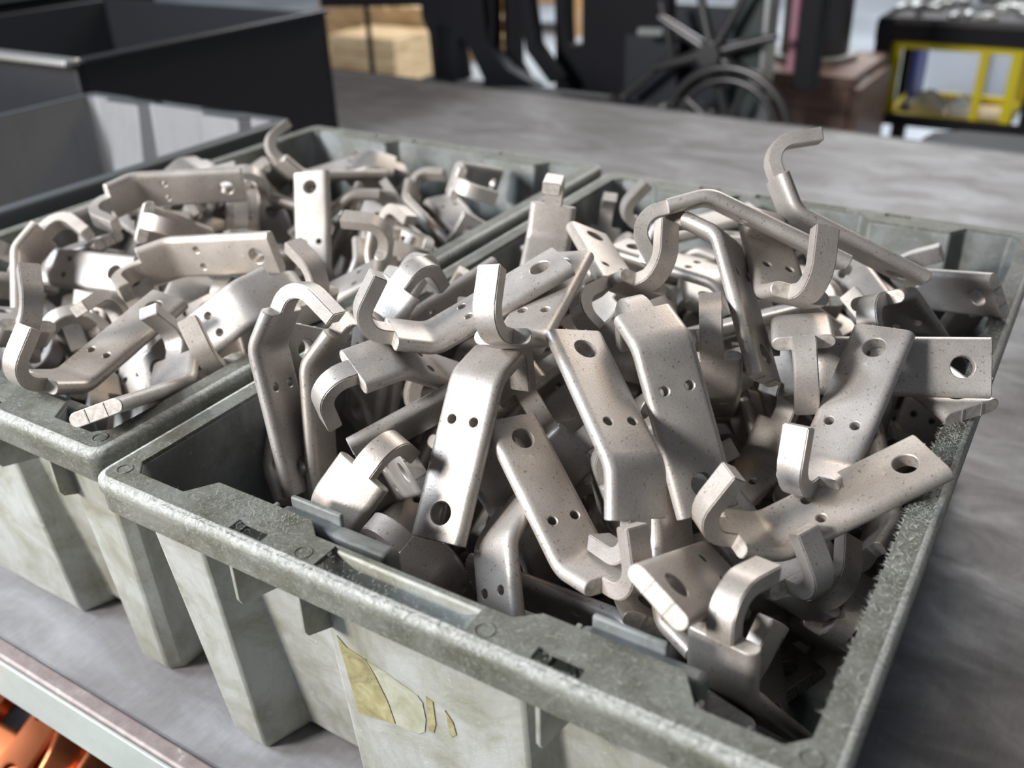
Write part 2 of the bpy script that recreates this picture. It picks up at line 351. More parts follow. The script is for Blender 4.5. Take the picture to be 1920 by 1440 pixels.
# ------------------------------------------------------------------ totes
R = .21
def tote(x0,x1,y0,y1,label,mr,mw,mi,detail=True):
    root = empty('plastic_tote', ((x0+x1)/2,(y0+y1)/2,0), label, 'tote')
    Wd = x1-x0
    rec = [(.060,.138),(Wd-.138,Wd-.060)]
    def outline(z, off, extra=0):
        o = .012+(R-z)*.072+off; rd = .015+(R-z)*.070; X0,X1,Y0,Y1 = x0+o,x1-o,y0+o,y1-o
        s = off; c=.008; pd=.0065
        pts=[(X0+c,Y0)]
        for a,b in rec:
            pts += [(x0+a-s,Y0),(x0+a+.010-s,Y0+rd),(x0+b-.010+s,Y0+rd),(x0+b+s,Y0+(pd if a<.1 else 0))] if a<.1 else [(x0+a-s,Y0+pd),(x0+a+.010-s,Y0+rd),(x0+b-.010+s,Y0+rd),(x0+b+s,Y0)]
        pts += [(X1-c,Y0),(X1,Y0+c),(X1,Y1-c),(X1-c,Y1)]
        for a,b in reversed(rec):
            pts += [(x0+b+s,Y1),(x0+b-.010+s,Y1-rd),(x0+a+.010-s,Y1-rd),(x0+a-s,Y1)]
        pts += [(X0+c,Y1),(X0,Y1-c),(X0,Y0+c)]
        return pts
    def body(b):
        zs=[.0006,.012,.10,R-.0015]
        out=[[b.verts.new((px_,py_,z)) for px_,py_ in outline(z, .004 if z<.001 else 0)] for z in zs]
        inn=[[b.verts.new((px_,py_,z)) for px_,py_ in outline(z,.0032)] for z in (.006,.10,R-.0015)]
        n=len(out[0])
        for A,B in list(zip(out,out[1:])):
            for i in range(n): b.faces.new((A[i],A[(i+1)%n],B[(i+1)%n],B[i]))
        for A,B in list(zip(inn,inn[1:])):
            for i in range(n):
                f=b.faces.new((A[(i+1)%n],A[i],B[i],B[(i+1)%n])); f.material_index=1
        for i in range(n): b.faces.new((out[-1][i],out[-1][(i+1)%n],inn[-1][(i+1)%n],inn[-1][i]))
        for ring,mi_ in ((out[0],0),(inn[0],1)):
            for t in tessellate_polygon([[v.co.copy() for v in ring]]):
                f=b.faces.new([ring[i] for i in t]); f.material_index=mi_
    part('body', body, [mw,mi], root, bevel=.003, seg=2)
    # rim: flat flange round the mouth, with slots, lowered grip channel and a turned-down skirt
    chan=[(.155,Wd-.155)]; slots=[(.100,.121),(Wd-.123,Wd-.101)] if detail else []
    inner = outline(R,.0032); E=.0045
    def flange(b):
        pts=[];edges=[]
        def loop(ps):
            k=len(pts); pts.extend(ps); n=len(ps); edges.extend([(k+i,k+(i+1)%n) for i in range(n)])
        rr=.006; A0,A1,B0,B1=x0+E,x1-E,y0+E,y1-E; outer=[]
        for cx,cy,a0 in ((A0+rr,B0+rr,180),(A1-rr,B0+rr,270),(A1-rr,B1-rr,0),(A0+rr,B1-rr,90)):
            for k in range(5):
                a=math.radians(a0+k*22.5); outer.append((cx+rr*math.cos(a),cy+rr*math.sin(a)))
        loop(outer); loop(inner)
        rects=[]
        for a,c in slots:
            for (u,v) in ((y0+.0055,y0+.013),(y1-.013,y1-.0055)): rects.append((x0+a,x0+c,u,v))
        for a,c in chan:
            for (u,v) in ((y0+.0052,y0+.0205),(y1-.0145,y1-.0052)): rects.append((x0+a,x0+c,u,v))
        for a,c,u,v in rects: loop([(a,u),(c,u),(c,v),(a,v)])
        from_poly=lambda c,P: sum(((P[i][1]>c.y)!=(P[i-1][1]>c.y)) and (c.x<(P[i-1][0]-P[i][0])*(c.y-P[i][1])/(P[i-1][1]-P[i][1])+P[i][0]) for i in range(len(P)))%2==1
        bad=lambda c: (not from_poly(c,outer)) or from_poly(c,inner) or any(a<c.x<cc and u<c.y<v for a,cc,u,v in rects)
        vv,ff=cdt_faces(pts,edges,bad)
        T_=[b.verts.new((p.x,p.y,R)) for p in vv]; B_=[b.verts.new((p.x,p.y,R-.003)) for p in vv]
        for t in ff: b.faces.new([T_[i] for i in t]); b.faces.new([B_[i] for i in reversed(t)])
        for e in [e for e in b.edges if len(e.link_faces)==1 and e.verts[0].co.z>R-.001]:
            i,j=[T_.index(q) for q in e.verts]
            b.faces.new((T_[i],T_[j],B_[j],B_[i]))
        for q in [q for q in b.verts if not q.link_faces]: b.verts.remove(q)
    part('rim', flange, mr, root, bevel=.0008, seg=2)
    def skirt(b):
        prof=[(E+.0003,-.0015),(E,0),(.0022,-.0004),(.0006,-.0018),(0,-.004),(.0,-.0085),(.0012,-.0100),(.0012,-.0210),(.0020,-.0220),(.0038,-.0215),(.0034,-.006),(E+.0003,-.0035)]
        rings=[]
        for cx,cy,sx,sy,a0 in ((x0,y0,1,1,180),(x1,y0,-1,1,270),(x1,y1,-1,-1,0),(x0,y1,1,-1,90)):
            for k in range(5):
                a=math.radians(a0+k*22.5); ring=[]
                for i,z in prof:
                    rr=.0105-i; ccx=cx+sx*.0105; ccy=cy+sy*.0105
                    ring.append(b.verts.new((ccx+rr*math.cos(a),ccy+rr*math.sin(a),R+z)))
                rings.append(ring)
        n=len(rings);m=len(prof)
        for i in range(n):
            A,B=rings[i],rings[(i+1)%n]
            for j in range(m): b.faces.new((A[j],B[j],B[(j+1)%m],A[(j+1)%m]))
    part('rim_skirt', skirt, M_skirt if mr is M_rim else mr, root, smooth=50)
    if detail:
        for a,c in chan:
            for s,(u,v) in enumerate(((y0+.0050,y0+.0207),(y1-.0155,y1-.0050))):
                def ch(b,u=u,v=v):
                    pts=[(x0+a-.002,R-.0012),(x0+a+.012,R-.0085),(x0+c-.012,R-.0085),(x0+c+.002,R-.0012),(x0+c+.002,R-.004),(x0+c-.012,R-.0105),(x0+a+.012,R-.0105),(x0+a-.002,R-.004)]
                    prism(b,pts,'y',u,v)
                part('grip_channel', ch, mi, root, bevel=.0005)
        for ua,ub,ta,tb in ((.106,.177,.110,.143),(Wd-.116,Wd-.060,Wd-.112,Wd-.078)):
            part('grip_housing', lambda b: prism(b,[(y0+.0285,R-.0035),(y0+.037,R-.0045),(y0+.0415,R-.008),(y0+.0425,R-.040),(y0+.0285,R-.040)],'x',x0+ua,x0+ub), mi, root, bevel=.0030, seg=3)
            part('stacking_tab', lambda b: box(b,x0+ta,x0+tb,y0+.0375,y0+.0405,R-.012,R+.0015), mi, root, bevel=.001)
        for u in (.094,.139,.272,Wd-.060):
            base = .030 if rec[0][0]<u<rec[0][1] or rec[1][0]<u<rec[1][1] else .0165
            part('gusset', lambda b: prism(b,[(y0+.005,R-.012),(y0+.005,R-.048),(y0+.007,R-.052),(y0+base+.012,R-.062),(y0+base+.012,R-.010)],'x',x0+u,x0+u+.0026), mw, root, bevel=.0005)
        for (u,v) in ((.013,.018),(.145,.012),(Wd-.147,.012),(Wd-.013,.018)):
            part('mould_ring', lambda b: tube(b,[(x0+u+.0042*math.cos(t*math.pi/9),y0+v*.75+.0042*math.sin(t*math.pi/9)+.0,R+.0001) for t in range(18)],.0004,5,closed=True), mr, root)
    return root
tf = tote(-.417,-.024,.229,.841,'front green-grey tote with frayed rim, bare left inner wall and yellow tape remnants',M_rim,M_wall,M_inner)
tl = tote(-.825,-.430,.243,.858,'left neighbouring green-grey tote, brimful of brackets, beside the empty clean tote',M_rim,M_wall,M_inner)
te = tote(-1.262,-.872,.250,.868,'empty clean light grey tote behind the left filled one',M_darkrim,M_grey,M_grey,detail=False)
# torn label and tape on the front panel of the front tote
def on_panel(pts):
    def f(b):
        def yy(z): return .229+.012+.0065+(R-z)*.072-.0002
        A=[b.verts.new((x,yy(z)-.0003,z)) for x,z in pts]; B=[b.verts.new((x,yy(z)+.0012,z)) for x,z in pts]; n=len(pts)
        b.faces.new(A); b.faces.new(B[::-1])
        for i in range(n): b.faces.new((A[i],B[i],B[(i+1)%n],A[(i+1)%n]))
    return f
for pts in ([(-.2735,.146),(-.268,.140),(-.256,.1375),(-.252,.128),(-.247,.112),(-.2445,.095),(-.258,.091),(-.2705,.088)],
            [(-.2195,.131),(-.2155,.1295),(-.2160,.1120),(-.2185,.104),(-.2215,.104)],
            [(-.2085,.1275),(-.2045,.121),(-.2035,.112),(-.2075,.1075)]):
    t_=part('tape_remnant', on_panel(pts), M_tape, tf); t_['label']='yellowed translucent tape scrap'
t_=part('label_residue', on_panel([(-.2555,.1372),(-.243,.1345),(-.225,.1285),(-.2225,.125),(-.2222,.112),(-.2245,.101),(-.229,.0965),(-.2435,.0945),(-.246,.112),(-.251,.128)]), M_paper, tf); t_['label']='torn pale label residue'
M_burr = mat('frayed_plastic', (.36,.37,.34), .5)
# frayed plastic burrs along the scuffed rim
def burrs(b):
    rnd=random.Random(3)
    def burr(p,d,l,w):
        d=Vector(d).normalized(); s=d.orthogonal().normalized()*w; q=d.cross(s).normalized()*w
        v=[b.verts.new(Vector(p)+s),b.verts.new(Vector(p)-s*.5+q),b.verts.new(Vector(p)-s*.5-q),b.verts.new(Vector(p)+d*l)]
        for f in ((0,1,3),(1,2,3),(2,0,3),(0,2,1)): b.faces.new([v[i] for i in f])
    for i in range(1500):
        y=rnd.triangular(.25,.80,.50); x=-.024-.0045-rnd.random()*.0095
        burr((x,y,R),(rnd.uniform(-.9,.9),rnd.uniform(-.4,.4),rnd.uniform(.05,.5)),rnd.uniform(.0012,.0038),.00014)
    for i in range(700):
        y=rnd.triangular(.25,.80,.45)
        burr((-.0392,y,R-.0005),(rnd.uniform(-1,-.1),rnd.uniform(-.7,.7),rnd.uniform(-.3,.5)),rnd.uniform(.001,.0034),.00013)
    for i in range(1300):
        x=rnd.uniform(-.37,-.03); burr((x,.229+rnd.choice((.0022,.0045,.006+.01*rnd.random())),R-.0003),(rnd.uniform(-.8,.8),rnd.uniform(-.7,.7),rnd.uniform(.1,.7)),rnd.uniform(.0008,.0030),.00012)
    for i in range(300):
        x=rnd.uniform(-.345,-.288); burr((x,.258-.015*rnd.random(),R),(rnd.uniform(-.8,.8),rnd.uniform(-.2,.8),rnd.uniform(.1,.6)),rnd.uniform(.0008,.003),.00012)
bo=part('plastic_burrs', burrs, M_burr, tf); bo['kind']='stuff'

def deepen(root):   # pieces that belong to the body, the rim or a housing hang one level deeper
    kid=lambda n: next(c for c in root.children if c.name.split('.')[0]==n)
    where={'gusset':'body','tape_remnant':'body','label_residue':'body','grip_channel':'rim','mould_ring':'rim','plastic_burrs':'rim'}
    for c in list(root.children):
        k=c.name.split('.')[0]
        if k in where: c.parent=kid(where[k])
    hs=sorted((c for c in root.children if c.name.startswith('grip_housing')),key=lambda c:c.name); ts=sorted((c for c in root.children if c.name.startswith('stacking_tab')),key=lambda c:c.name)
    for h_,t_ in zip(hs,ts): t_.parent=h_
for r_ in (tf,tl,te): deepen(r_)

# poses: rotation vector, then position of the hole end, metres
NAMED = [
((-1.8179,-0.5038,-2.5648,-0.3636,0.3269,0.1580),'tall steel bracket standing in the bare left corner, hook curling right at its top',None),
((-1.9945,-0.7469,-2.3221,-0.3576,0.3358,0.1411),'steel bracket standing just right of the tall corner one, its hook under a raised hook',None),
((2.3384,2.5477,1.2603,-0.2510,0.3122,0.1735),'bright steel bracket lying centre front, large hole at its lower end, bent away at top',None),
((2.7806,-0.9582,-0.6310,-0.2189,0.4023,0.2637),'dark-faced steel bracket with bright left edge pointing down between two wide ones',None),
((-0.2822,5.0835,-4.8099,-0.2430,0.3731,0.2182),'long steel bracket slanting down right at the front, hook curling up at its lower end',None),
((-0.7610,-2.1119,-0.4781,-0.1281,0.3790,0.1943),'widest bright upright bracket at the pile centre, humped over at its top end',None),
((-0.6451,-0.4270,3.8614,-0.0363,0.4388,0.2236),'steel bracket resting its large-holed end on the frayed right rim',None),
((0.4484,-2.6692,-1.4975,-0.0244,0.5213,0.2376),'brown-tinted bracket end lying level against the right rim, large round hole showing',None),
((-1.4652,-0.7962,4.2276,-0.0803,0.5102,0.2519),'steel bracket slanting down left beside the level brown-tinted one, hook at its foot',None),
((1.4349,-3.4538,10.8391,-0.1778,0.5766,0.2835),'steel bracket below the big arching ones at right, broad hook standing straight up',None),
((0.4598,-2.6871,0.6867,-0.1152,0.5484,0.2722),'steel bracket seen edge-on arching over the pile top, hook curling down at left',None),
((-0.5680,-2.1022,0.5562,-0.1303,0.4623,0.2305),'edge-on bracket bending down under the arching one, its long side reaching low',None),
((0.5950,1.0447,3.3069,-0.0789,0.5999,0.2493),'highest bracket of the pile, hook rising free against the bench top behind',None),
((0.4420,0.2257,-2.2107,-0.2546,0.4557,0.2808),'steel bracket lying across the upper centre, large hole at its upper right end',None),
((-0.9290,-0.0914,4.7961,-0.2659,0.4824,0.2716),'steel bracket at the upper centre whose upright hook stands between two light lugs',None),
((-2.6237,1.8940,-0.9966,-0.1429,0.5669,0.2020),'blunt bent end of a bracket at right with hook hanging straight down',None),
((-90.8479,57.7064,-178.3220,-0.2969,0.5658,0.2550),'steel bracket end-on at the upper centre, three-part sheared end face showing',None),
((-2.2317,-1.9271,1.0473,-0.1126,0.2797,0.2219),'steel bracket end-on at the front, white three-part end face beside its large hole',None),
((1.6262,1.6068,3.6642,-0.0685,0.3437,0.1068),'bracket at the front with broad bright hook leaning up to the right',None),
((1.9406,-3.4909,3.0878,-0.1607,0.3986,0.2044),'steel bracket in the front right hollow, shaded hook sweeping up to the right',None),
((-0.4779,0.8834,1.5101,-0.0829,0.2810,0.1726),'shaded bracket deepest in the front right corner with two black holes',None),
((-1.5086,0.6597,-3.9639,-0.3127,0.5061,0.1877),'shiny bracket at the back centre with short hook end pointing at the viewer',None),
((-0.2613,-0.1991,3.8907,-0.2509,0.8002,0.2056),'bracket near the back rim, pale hook tilted right beside the arching bracket',None),
((-0.2078,-0.3039,-4.2179,-0.3343,0.6638,0.1635),'bracket near the back rim with stubby hook between shiny plate and tilted hook',None),
((0.4068,-0.2408,0.9082,-0.3367,0.4889,0.1609),'dark square hook end crooked over to the right in the upper centre',None),
((-0.1212,2.2685,3.4542,-0.1635,0.5197,0.1874),'bracket showing a pale curved hook under the dark crooked one',None),
((-3.5476,0.3087,2.1937,-0.1887,0.5541,0.1930),'edge-on bracket right of the humped wide one, curving away at its lower end',None),
((-4.0511,-2.0044,3.3366,-0.2084,0.4708,0.1528),'bare steel bracket wedged deep among the others in the front tote',None),
((1.1785,2.2939,4.1905,-0.1813,0.5244,0.1631),'bracket whose dark upright hook stands right behind the humped wide one',None),
((2.4435,-0.8441,-8.0342,-0.2616,0.4969,0.2064),'bracket at left centre whose hook stands up just left of the bright front one',None),
((1.4392,-1.9521,0.1179,-0.3026,0.4376,0.1914),'short blunt bent bracket face below the long crosswise bracket at left centre',None),
((3.1896,1.8890,2.3342,-0.3286,0.2932,0.1130),'light bracket leaning on the front rim tab, hook arching up right from its notched end',None),
((-1.3603,-2.2421,1.9734,-0.2821,0.3361,0.1968),'bracket with two small holes half hidden behind the bright centre front one',None),
((2.9937,2.8732,-2.8352,-0.3288,0.3380,0.1901),'edge-on bracket slanting up right above the one leaning on the front rim tab',None),
((-0.0689,-0.1022,0.5590,-0.3879,0.4283,0.1694),'horizontal rounded bracket edge passing behind the left centre hook',None),
((2.5003,2.5869,1.7180,-0.3727,0.4044,0.1533),'short vertical bracket end behind the two standing in the left corner',None),
((-0.3187,1.3332,-0.5093,-0.4001,0.3833,0.2362),'hindmost of the edge-on brackets in the bare left corner, curved at its foot',None),
((3.0998,-1.1756,0.8279,-0.3476,0.5020,0.1784),'grey bracket end with curled hook between the bright front one and the dark-faced one',None),
((-0.5041,4.4281,1.1459,-0.2634,0.3667,0.0436),'bracket lying low along the front rim, white square hook end at upper left',None),
((1.7307,2.2284,1.7821,-0.1811,0.2696,0.1156),'bracket with curved top dropping behind the front rim centre, two small holes',None),
((1.9341,0.1383,-0.0173,-0.2428,0.3296,0.1437),'bracket lying flat low behind the front rim, single small hole visible',None),
((-0.2951,-2.8387,-9.9193,-0.1327,0.3264,0.1579),'rounded three-part bracket end tucked just under the white end face at the front',None),
((-0.4939,0.0835,-1.3650,-0.0964,0.5285,0.0586),'bracket against the front right wall, tan hook rising along the rim',None),
((-0.6688,0.1079,-0.9709,-0.1440,0.4934,0.0967),'bracket at front right with bright white broad hook under the rim-resting one',None),
((-3.3269,0.6159,2.8961,-0.0962,0.5434,0.1893),'bracket at front right, rounded shoulder lug close to the dark gap by the rim',None),
((0.2257,0.3701,-0.4861,-0.1739,0.4297,0.1972),'bracket at front right with square-ended dark hook casting a shadow on its neighbour',None),
((1.4250,-1.9376,1.2922,-0.0564,0.6355,0.1710),'broad flat bracket face at right behind the brown-tinted pair, one small hole clear',None),
((1.7806,-1.4577,-1.9828,-0.0562,0.7766,0.1767),'bracket standing apart near the back of the right wall, large hole at its top',None),
((0.1505,1.5113,1.9433,-0.0357,0.6509,0.2272),'small far bracket near the back right, square hook end pointing up',None),
((0.8010,-0.2616,-0.9380,-0.1532,0.7183,0.2025),'bracket at right whose dark slab-like hook leans left below the long edges',None),
((0.0761,-0.1986,1.3128,-0.1543,0.4089,0.1407),'bracket at right with pale square hook end beside the hanging hook',None),
((-1.1650,-2.9403,-0.2333,-0.0276,0.5074,0.2156),'bracket end poking over the right rim below the level brown-tinted one',None),
((-0.9109,1.5828,-1.1823,-0.3653,0.5514,0.2147),'bright rounded edge running parallel behind the long crosswise bracket',None),
((-1.4623,-0.8885,-1.1075,-0.3792,0.3999,0.1596),'bracket showing an arched pale hook behind the left upper hook',None),
((-0.1130,2.2070,-1.8691,-0.4894,0.4522,0.2450),'pale bracket lying level mid-pile in the left tote, large hole at its right end',None),
((-0.7433,2.1194,-1.5956,-0.6213,0.5499,0.2498),'long bracket lying level at the back left, bright top edge and two small holes',None),
((-0.0428,1.0792,-2.7698,-0.6297,0.4280,0.2083),'pale bracket at far left slanting right, its large hole beside a curled hook',None),
((3.7973,0.4282,4.2857,-0.6562,0.3309,0.2109),'bracket at the far left with a big two-toned hook sweeping up left',None),
((1.7878,1.2619,0.2290,-0.7937,0.3263,0.2143),'white-faced bracket end cut by the left picture edge',None),
((0.1198,0.2695,-1.5141,-0.5270,0.3833,0.2278),'long bracket slanting down left at the front of the left tote, hook at its foot',None),
((1.1607,0.2654,-3.9996,-0.4386,0.2555,0.2281),'bracket jutting over the front corner rim of the left tote, three-part end face',None),
((-1.7668,-1.0548,-0.1883,-0.5238,0.3473,0.1807),'shiny mottled bracket with two small holes at the right side of the left tote',None),
((0.3823,0.0554,-0.6484,-0.5472,0.4286,0.2044),'bracket by the dividing rim with hook standing up and lug to the right',None),
((-0.0252,-0.3022,-0.2960,-0.5165,0.4483,0.1902),'bracket with pale hook leaning left just right of the level large-holed one',None),
((-0.4390,1.6040,-3.7371,-0.5073,0.3095,0.1428),'bracket with arched hook behind the upper end of the long slanting one',None),
((3.0028,-1.8058,-1.3438,-0.5954,0.6059,0.2482),'bracket standing on end at the back of the left tote, large hole on top',None),
((0.0360,-0.4474,-1.9992,-0.6454,0.7602,0.1971),'bracket at the back of the left tote, tall hook rising above the far rim',None),
((3.4581,0.8392,1.4407,-0.7700,0.5785,0.1636),'bracket whose bent edge slants behind the tall hook at the back left',None),
((-0.0113,0.3795,-0.8082,-0.7426,0.6582,0.2059),'bracket with a plain upright hook in front of the long level back one',None),
((-1.7537,0.7391,-1.3935,-0.6554,0.5251,0.1957),'white bracket end with a single small hole, between the two long level ones',None),
((-3.3040,4.0497,-2.0123,-0.5371,0.5195,0.1635),'bracket with pale curved hook arching over right of the one standing on end',None),
((-15.2135,-51.0165,-2.3346,-0.5001,0.7188,0.1670),'brown-grey bracket lying flat at the back of the left tote, three-part near end',None),
((3.5607,0.4138,-2.3314,-0.5097,0.7009,0.1821),'bracket with white cube-like hook end near the dividing rim at the back',None),
((-2.6462,-0.6256,-0.2885,-0.7448,0.7358,0.1822),'bent bracket at the back of the left tote with bright top edge',None),
((0.6487,1.4176,2.4920,-0.5259,0.7187,0.1466),'bracket with small bright bent hook close to the back wall of the left tote',None),
((2.6745,-1.8643,2.0622,-0.5310,0.8058,0.1913),'small far bracket near the right back corner of the left tote',None),
((1.2531,1.4459,2.2344,-0.6523,0.3398,0.1738),'bracket at far left with an arched hook ending in a pale square tip',None)]
FILL_F_LABELS = [
None,
None,
'half-buried bracket showing up right of the dark-faced bracket',
'half-buried bracket showing up right of the bright white broad hook',
None,
None,
'half-buried bracket showing down left of the broad bright front hook',
None,
'half-buried bracket showing above the humped wide bracket',
'half-buried bracket showing up right of the downward hanging hook',
'half-buried bracket showing right of the shiny bracket at the back centre',
'half-buried bracket showing left of the curved-topped front bracket',
'half-buried bracket showing down right of the bracket slanting beside the brown-tinted one',
None,
None,
'half-buried bracket showing down left of the level brown-tinted bracket',
'half-buried bracket showing right of the broad bright front hook',
'half-buried bracket showing up right of the bright front bracket',
'half-buried bracket showing up right of the edge-on bracket curving at its foot',
'half-buried bracket showing down left of the white three-part end face',
'half-buried bracket showing down left of the arching edge-on bracket',
'half-buried bracket showing left of the broad upright hook at right',
'half-buried bracket showing down right of the curved-topped front bracket',
'half-buried bracket showing below the bright front bracket',
'half-buried bracket showing down right of the bracket leaning on the rim tab',
None,
'half-buried bracket showing below the crosswise upper bracket',
'half-buried bracket showing below the bracket slanting down right at the front',
None,
'half-buried bracket showing down right of the broad upright hook at right',
None,
None,
'half-buried bracket showing up left of the bracket resting on the frayed rim',
'half-buried bracket showing below the bracket leaning on the rim tab',
None,
'half-buried bracket showing down left of the bright front bracket',
'half-buried bracket showing left of the broad bright front hook',
'half-buried bracket showing up left of the dark-faced bracket',
None,
None,
'half-buried bracket showing down left of the bracket slanting down right at the front',
'half-buried bracket showing left of the broad face behind the brown pair',
'half-buried bracket showing right of the humped wide bracket',
'half-buried bracket showing down left of the edge-on bracket curving at its foot',
'half-buried bracket showing below the curved-topped front bracket',
None,
'half-buried bracket showing up left of the edge-on bracket curving at its foot',
'half-buried bracket showing below the broad bright front hook',
None,
'half-buried bracket showing left of the bright front bracket',
'half-buried bracket showing up right of the broad bright front hook',
None,
None,
'half-buried bracket showing left of the bracket slanting down right at the front',
'half-buried bracket showing below the white three-part end face',
'half-buried bracket showing up right of the bracket slanting down right at the front',
'half-buried bracket showing down left of the curved-topped front bracket',
'half-buried bracket showing left of the dark-faced bracket',
'half-buried bracket showing up right of the crosswise upper bracket',
None,
None,
None,
'half-buried bracket showing right of the bracket slanting down right at the front',
'half-buried bracket showing below the level brown-tinted bracket',
None,
'half-buried bracket showing up left of the downward hanging hook',
None]
FILL_L_LABELS = [
None,
'half-buried bracket showing below the bracket jutting over the corner',
'half-buried bracket showing below the shiny mottled bracket',
None,
'half-buried bracket showing below the long slanting bracket at the left front',
'half-buried bracket showing up left of the pale hook arching right',
None,
None,
None,
'half-buried bracket showing below the pale leaning hook',
'half-buried bracket showing down left of the long slanting bracket at the left front',
None,
None,
None,
'half-buried bracket showing left of the level pale bracket mid-pile',
None,
'half-buried bracket showing down left of the small bright hook by the back wall',
None,
'half-buried bracket showing above the level pale bracket mid-pile',
'half-buried bracket showing right of the shiny mottled bracket',
'half-buried bracket showing above the pale hook arching right',
None,
'half-buried bracket showing left of the long slanting bracket at the left front',
'half-buried bracket showing up right of the bracket standing on end',
'half-buried bracket showing above the long slanting bracket at the left front',
'half-buried bracket showing below the far left slanting bracket',
'half-buried bracket showing down left of the bracket jutting over the corner',
None,
None,
'half-buried bracket showing down right of the far left slanting bracket',
None,
'half-buried bracket showing down left of the pale hook arching right',
'half-buried bracket showing left of the small bright hook by the back wall',
'half-buried bracket showing down right of the level back bracket with bright edge',
None,
'half-buried bracket showing left of the tall hook at the far rim',
'half-buried bracket showing down right of the big two-toned hook',
'half-buried bracket showing down left of the shiny mottled bracket',
'half-buried bracket showing up right of the far left slanting bracket',
'half-buried bracket showing below the brown-grey flat bracket',
'half-buried bracket showing above the level back bracket with bright edge',
'half-buried bracket showing right of the bracket standing on end',
'half-buried bracket showing above the bracket jutting over the corner',
'half-buried bracket showing left of the bracket standing on end',
'half-buried bracket showing up left of the long slanting bracket at the left front',
None,
'half-buried bracket showing up right of the level pale bracket mid-pile',
'half-buried bracket showing below the big two-toned hook',
'half-buried bracket showing down right of the bracket jutting over the corner',
'half-buried bracket showing above the shiny mottled bracket',
'half-buried bracket showing right of the arched hook with square tip',
'half-buried bracket showing below the arched hook with square tip',
'half-buried bracket showing down right of the brown-grey flat bracket',
None,
None,
'half-buried bracket showing right of the bracket jutting over the corner',
'half-buried bracket showing up right of the pale leaning hook',
'half-buried bracket showing below the level pale bracket mid-pile',
None,
'half-buried bracket showing up right of the pale hook arching right',
'half-buried bracket showing below the small bright hook by the back wall',
'half-buried bracket showing above the far left slanting bracket']
